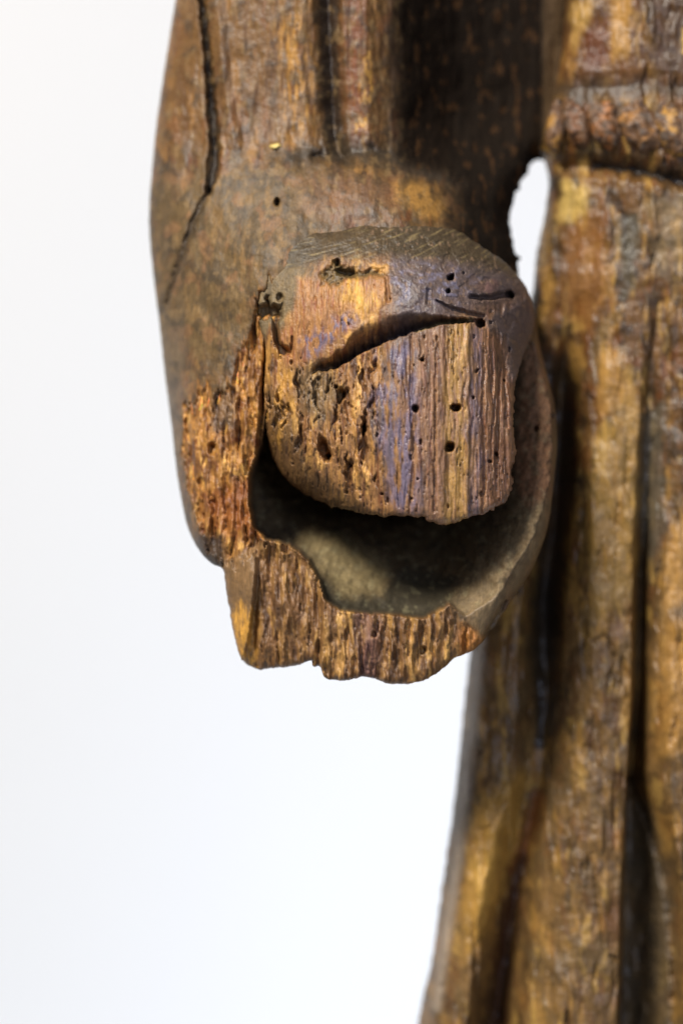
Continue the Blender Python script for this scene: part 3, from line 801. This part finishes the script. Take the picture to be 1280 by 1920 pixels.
    F.paint((72, 64, 50), F.poly([(1200, 1480), (1240, 1560), (1262, 1700), (1265, 1990), (1170, 1990), (1185, 1560)], 12, 1.5) * 0.75)
    F.paint((170, 128, 56), F.poly([(905, 1500), (990, 1440), (985, 1600), (950, 1680), (900, 1780), (870, 1800), (860, 1700)], 18, 2) * 0.65)
    F.paint((206, 160, 76), F.poly([(885, 1620), (930, 1600), (940, 1680), (905, 1720)], 14, 2) * 0.6)
    F.paint((108, 66, 32), F.stroke([(1010, 1500, 18), (985, 1600, 22), (965, 1640, 18)], 1.5) * 1.2)
    F.paint((66, 40, 22), F.stroke([(985, 1620, 16), (960, 1720, 26), (940, 1900, 30), (930, 1990, 30)], 1.2) * 1.2)
    F.paint((48, 38, 26), F.stroke([(1025, 1100, 36), (1020, 1230, 36), (1018, 1330, 24), (1014, 1400, 14)], 1.2) * 1.3)  # shade in the valley by the sleeve, painted dark
    F.paint((46, 36, 25), F.poly([(1030, 660), (1070, 660), (1078, 900), (1066, 1010), (1056, 1200), (1010, 1200), (1020, 900)], 12, 1.5) * 0.7)  # shadow beside the sleeve painted onto the robe
    F.paint((146, 130, 112), F.stroke([(905, 1200, 14), (888, 1380, 15), (870, 1540, 15), (845, 1720, 14), (820, 1900, 14)], 0.5) * 1.0, 0.45)  # light caught along the left edge, painted as a pale strip
    F.paint((132, 88, 46), F.blob(1160, 1570, 18, 26, 0, 0.6, 2) * 0.6)
    F.paint((104, 72, 44), F.blob(1150, 1720, 24, 60, 0, 0.6, 2) * 0.7)
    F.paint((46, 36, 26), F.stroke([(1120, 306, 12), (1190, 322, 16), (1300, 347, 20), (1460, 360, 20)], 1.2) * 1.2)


robe, RF = relief('robe', catmull(ROBE, 4), (750, -120, 1500, 2100), 2.6, -110, sculpt_robe, MAT_ROBE, statue,
                  ragged=lambda U, V: 2.0 * fbm(U / 18, V / 18, 3, 7),
                  side=20, back_round=330, back_to=-720)

# ---- belt of twisted cord round the waist: each turn of the cord a piece of its own
belt = bpy.data.objects.new('belt', None)
S.collection.objects.link(belt); belt.parent = statue
belt.matrix_parent_inverse = statue.matrix_world.inverted()
bpy.context.view_layer.update()


def cord_turn(u, v, ru, rv, rd, ang, d0, tone, seed):
    """one carved, worn turn of the cord: a rough lump, flattened behind"""
    n, m = 44, 60
    th = np.linspace(0, np.pi, n)[:, None]; ph = np.linspace(0, 2 * np.pi, m, endpoint=False)[None]
    x = np.sin(th) * np.cos(ph); y = np.cos(th) * np.ones_like(ph); z = np.sin(th) * np.sin(ph)
    p = 0.8
    sg = lambda q: np.sign(q) * np.abs(q) ** p
    a, b, c = ru * sg(x), rv * sg(y), rd * sg(z)
    ca, sa = math.cos(math.radians(ang)), math.sin(math.radians(ang))
    uu = u + a * ca - b * sa; vv = v + a * sa + b * ca
    nn = 1 + 0.34 * fbm(uu / 26 + seed, vv / 26 + c / 30, 4, 401)
    uu = u + (uu - u) * nn; vv = v + (vv - v) * nn
    dd = d0 + 4 + 0.95 * c * nn + 5 * fbm(uu / 20, vv / 20, 3, 403) + 2.5 * fbm(uu / 7, vv / 7, 3, 405)
    F = Field(uu, vv)
    F.paint((100, 72, 48), np.ones_like(uu), 0.5)
    F.paint(tone, sst(-0.1, 0.3, fbm(uu / 24 + seed, vv / 24, 3, 409)) * 0.85)
    F.paint((88, 80, 72), sst(0.05, 0.35, fbm(uu / 18 + seed, vv / 18, 3, 413)) * 0.7)
    F.paint((62, 44, 30), sst(0.15, 0.4, fbm(uu / 14 + seed, vv / 14, 3, 417)) * 0.8)
    co = to_world(uu, vv, dd, -110).reshape(-1, 3)
    fs = []
    for i in range(n - 1):
        for j in range(m):
            k = (j + 1) % m
            fs.append((i * m + j, i * m + k, (i + 1) * m + k, (i + 1) * m + j))
    me = bpy.data.meshes.new('cord_turn')
    me.from_pydata(co.tolist(), [], fs)
    me.polygons.foreach_set('use_smooth', np.ones(len(fs), bool))
    put_attrs(me, F.col.reshape(-1, 3), F.rgh.ravel())
    me.materials.append(MAT_ROBE)
    o = bpy.data.objects.new('cord_turn', me)
    S.collection.objects.link(o); o.parent = belt
    o.matrix_parent_inverse = belt.matrix_world.inverted()


for i, (u, v, ru, rv, rd, ang, d0, tone) in enumerate([
        (1042, 236, 18, 46, 26, 8, -120, (160, 116, 52)), (1080, 234, 22, 44, 30, -20, -98, (120, 78, 46)), (1132, 236, 30, 44, 34, -24, -82, (150, 96, 50)),
        (1196, 244, 36, 48, 36, -28, -68, (156, 108, 52)), (1264, 252, 38, 50, 38, -28, -58, (186, 138, 62)), (1334, 262, 38, 50, 36, -28, -64, (140, 98, 52)),
        (1402, 270, 36, 48, 36, -28, -100, (130, 90, 50))]):
    cord_turn(u, v, ru, rv, rd, ang, d0, tone, i * 3.7)


# ---- splinters standing along the torn upper edge of the worn rim
def splinter(u, v, length, wd, lean, tone, seed):
    r = np.random.RandomState(seed)
    n, m = 7, 6
    vs = []; cs = []
    d0 = float(SF_at(u, v))
    for i in range(n):
        t = i / (n - 1)
        w_ = wd * (1 - 0.75 * t ** 1.5) * (0.85 + 0.3 * r.rand())
        cu = u + lean * t * length + 1.5 * (r.rand() - 0.5); cv = v - t * length
        for j in range(m):
            a = 2 * math.pi * j / m
            vs.append(to_world(np.array(cu + w_ * math.cos(a)), np.array(cv), np.array(d0 - 3 + 5 * t * (1 - t) + 0.6 * w_ * math.sin(a)), 60))
            cs.append([srgb(c * (0.8 + 0.4 * r.rand())) for c in tone])
    fs = [(i * m + j, (i + 1) * m + j, (i + 1) * m + (j + 1) % m, i * m + (j + 1) % m) for i in range(n - 1) for j in range(m)]
    fs.append(tuple(range(m))); fs.append(tuple((n - 1) * m + j for j in reversed(range(m))))
    me = bpy.data.meshes.new('splinter')
    me.from_pydata([tuple(map(float, p)) for p in vs], [], fs)
    put_attrs(me, np.array(cs, np.float32), np.full(len(cs), 0.5))
    me.materials.append(MAT_STUMP)
    o = bpy.data.objects.new('splinter', me)
    S.collection.objects.link(o); o.parent = sleeve
    o.matrix_parent_inverse = sleeve.matrix_world.inverted()


def SF_at(u, v):
    i = np.argmin((SF.U - u) ** 2 + (SF.V - v) ** 2)
    return SF.d.ravel()[i]


bpy.context.view_layer.update()
for i, (u, v, ln, wd, le, tone) in enumerate([
        (350, 800, 34, 4, 0.05, (190, 132, 60)), (362, 778, 22, 3, -0.1, (150, 92, 46)), (378, 770, 30, 4.5, 0.12, (206, 150, 66)), (391, 764, 20, 3, 0.2, (170, 112, 50)),
        (412, 760, 22, 3.5, 0.1, (176, 120, 52)), (427, 752, 24, 3, -0.12, (200, 142, 60)), (446, 730, 30, 4, 0.1, (190, 130, 54)), (456, 700, 26, 3.5, 0.2, (170, 112, 52)),
        (470, 676, 34, 4, 0.12, (198, 142, 66)), (481, 650, 36, 4.5, 0.1, (186, 138, 70)), (490, 640, 34, 3.5, 0.1, (160, 112, 56)), (352, 850, 30, 3.5, 0.0, (180, 120, 52)),
        (366, 900, 28, 4, -0.1, (196, 138, 58)), (372, 945, 24, 3.5, -0.1, (150, 94, 42))]):
    splinter(u, v, ln, wd, le, tone, 900 + i)
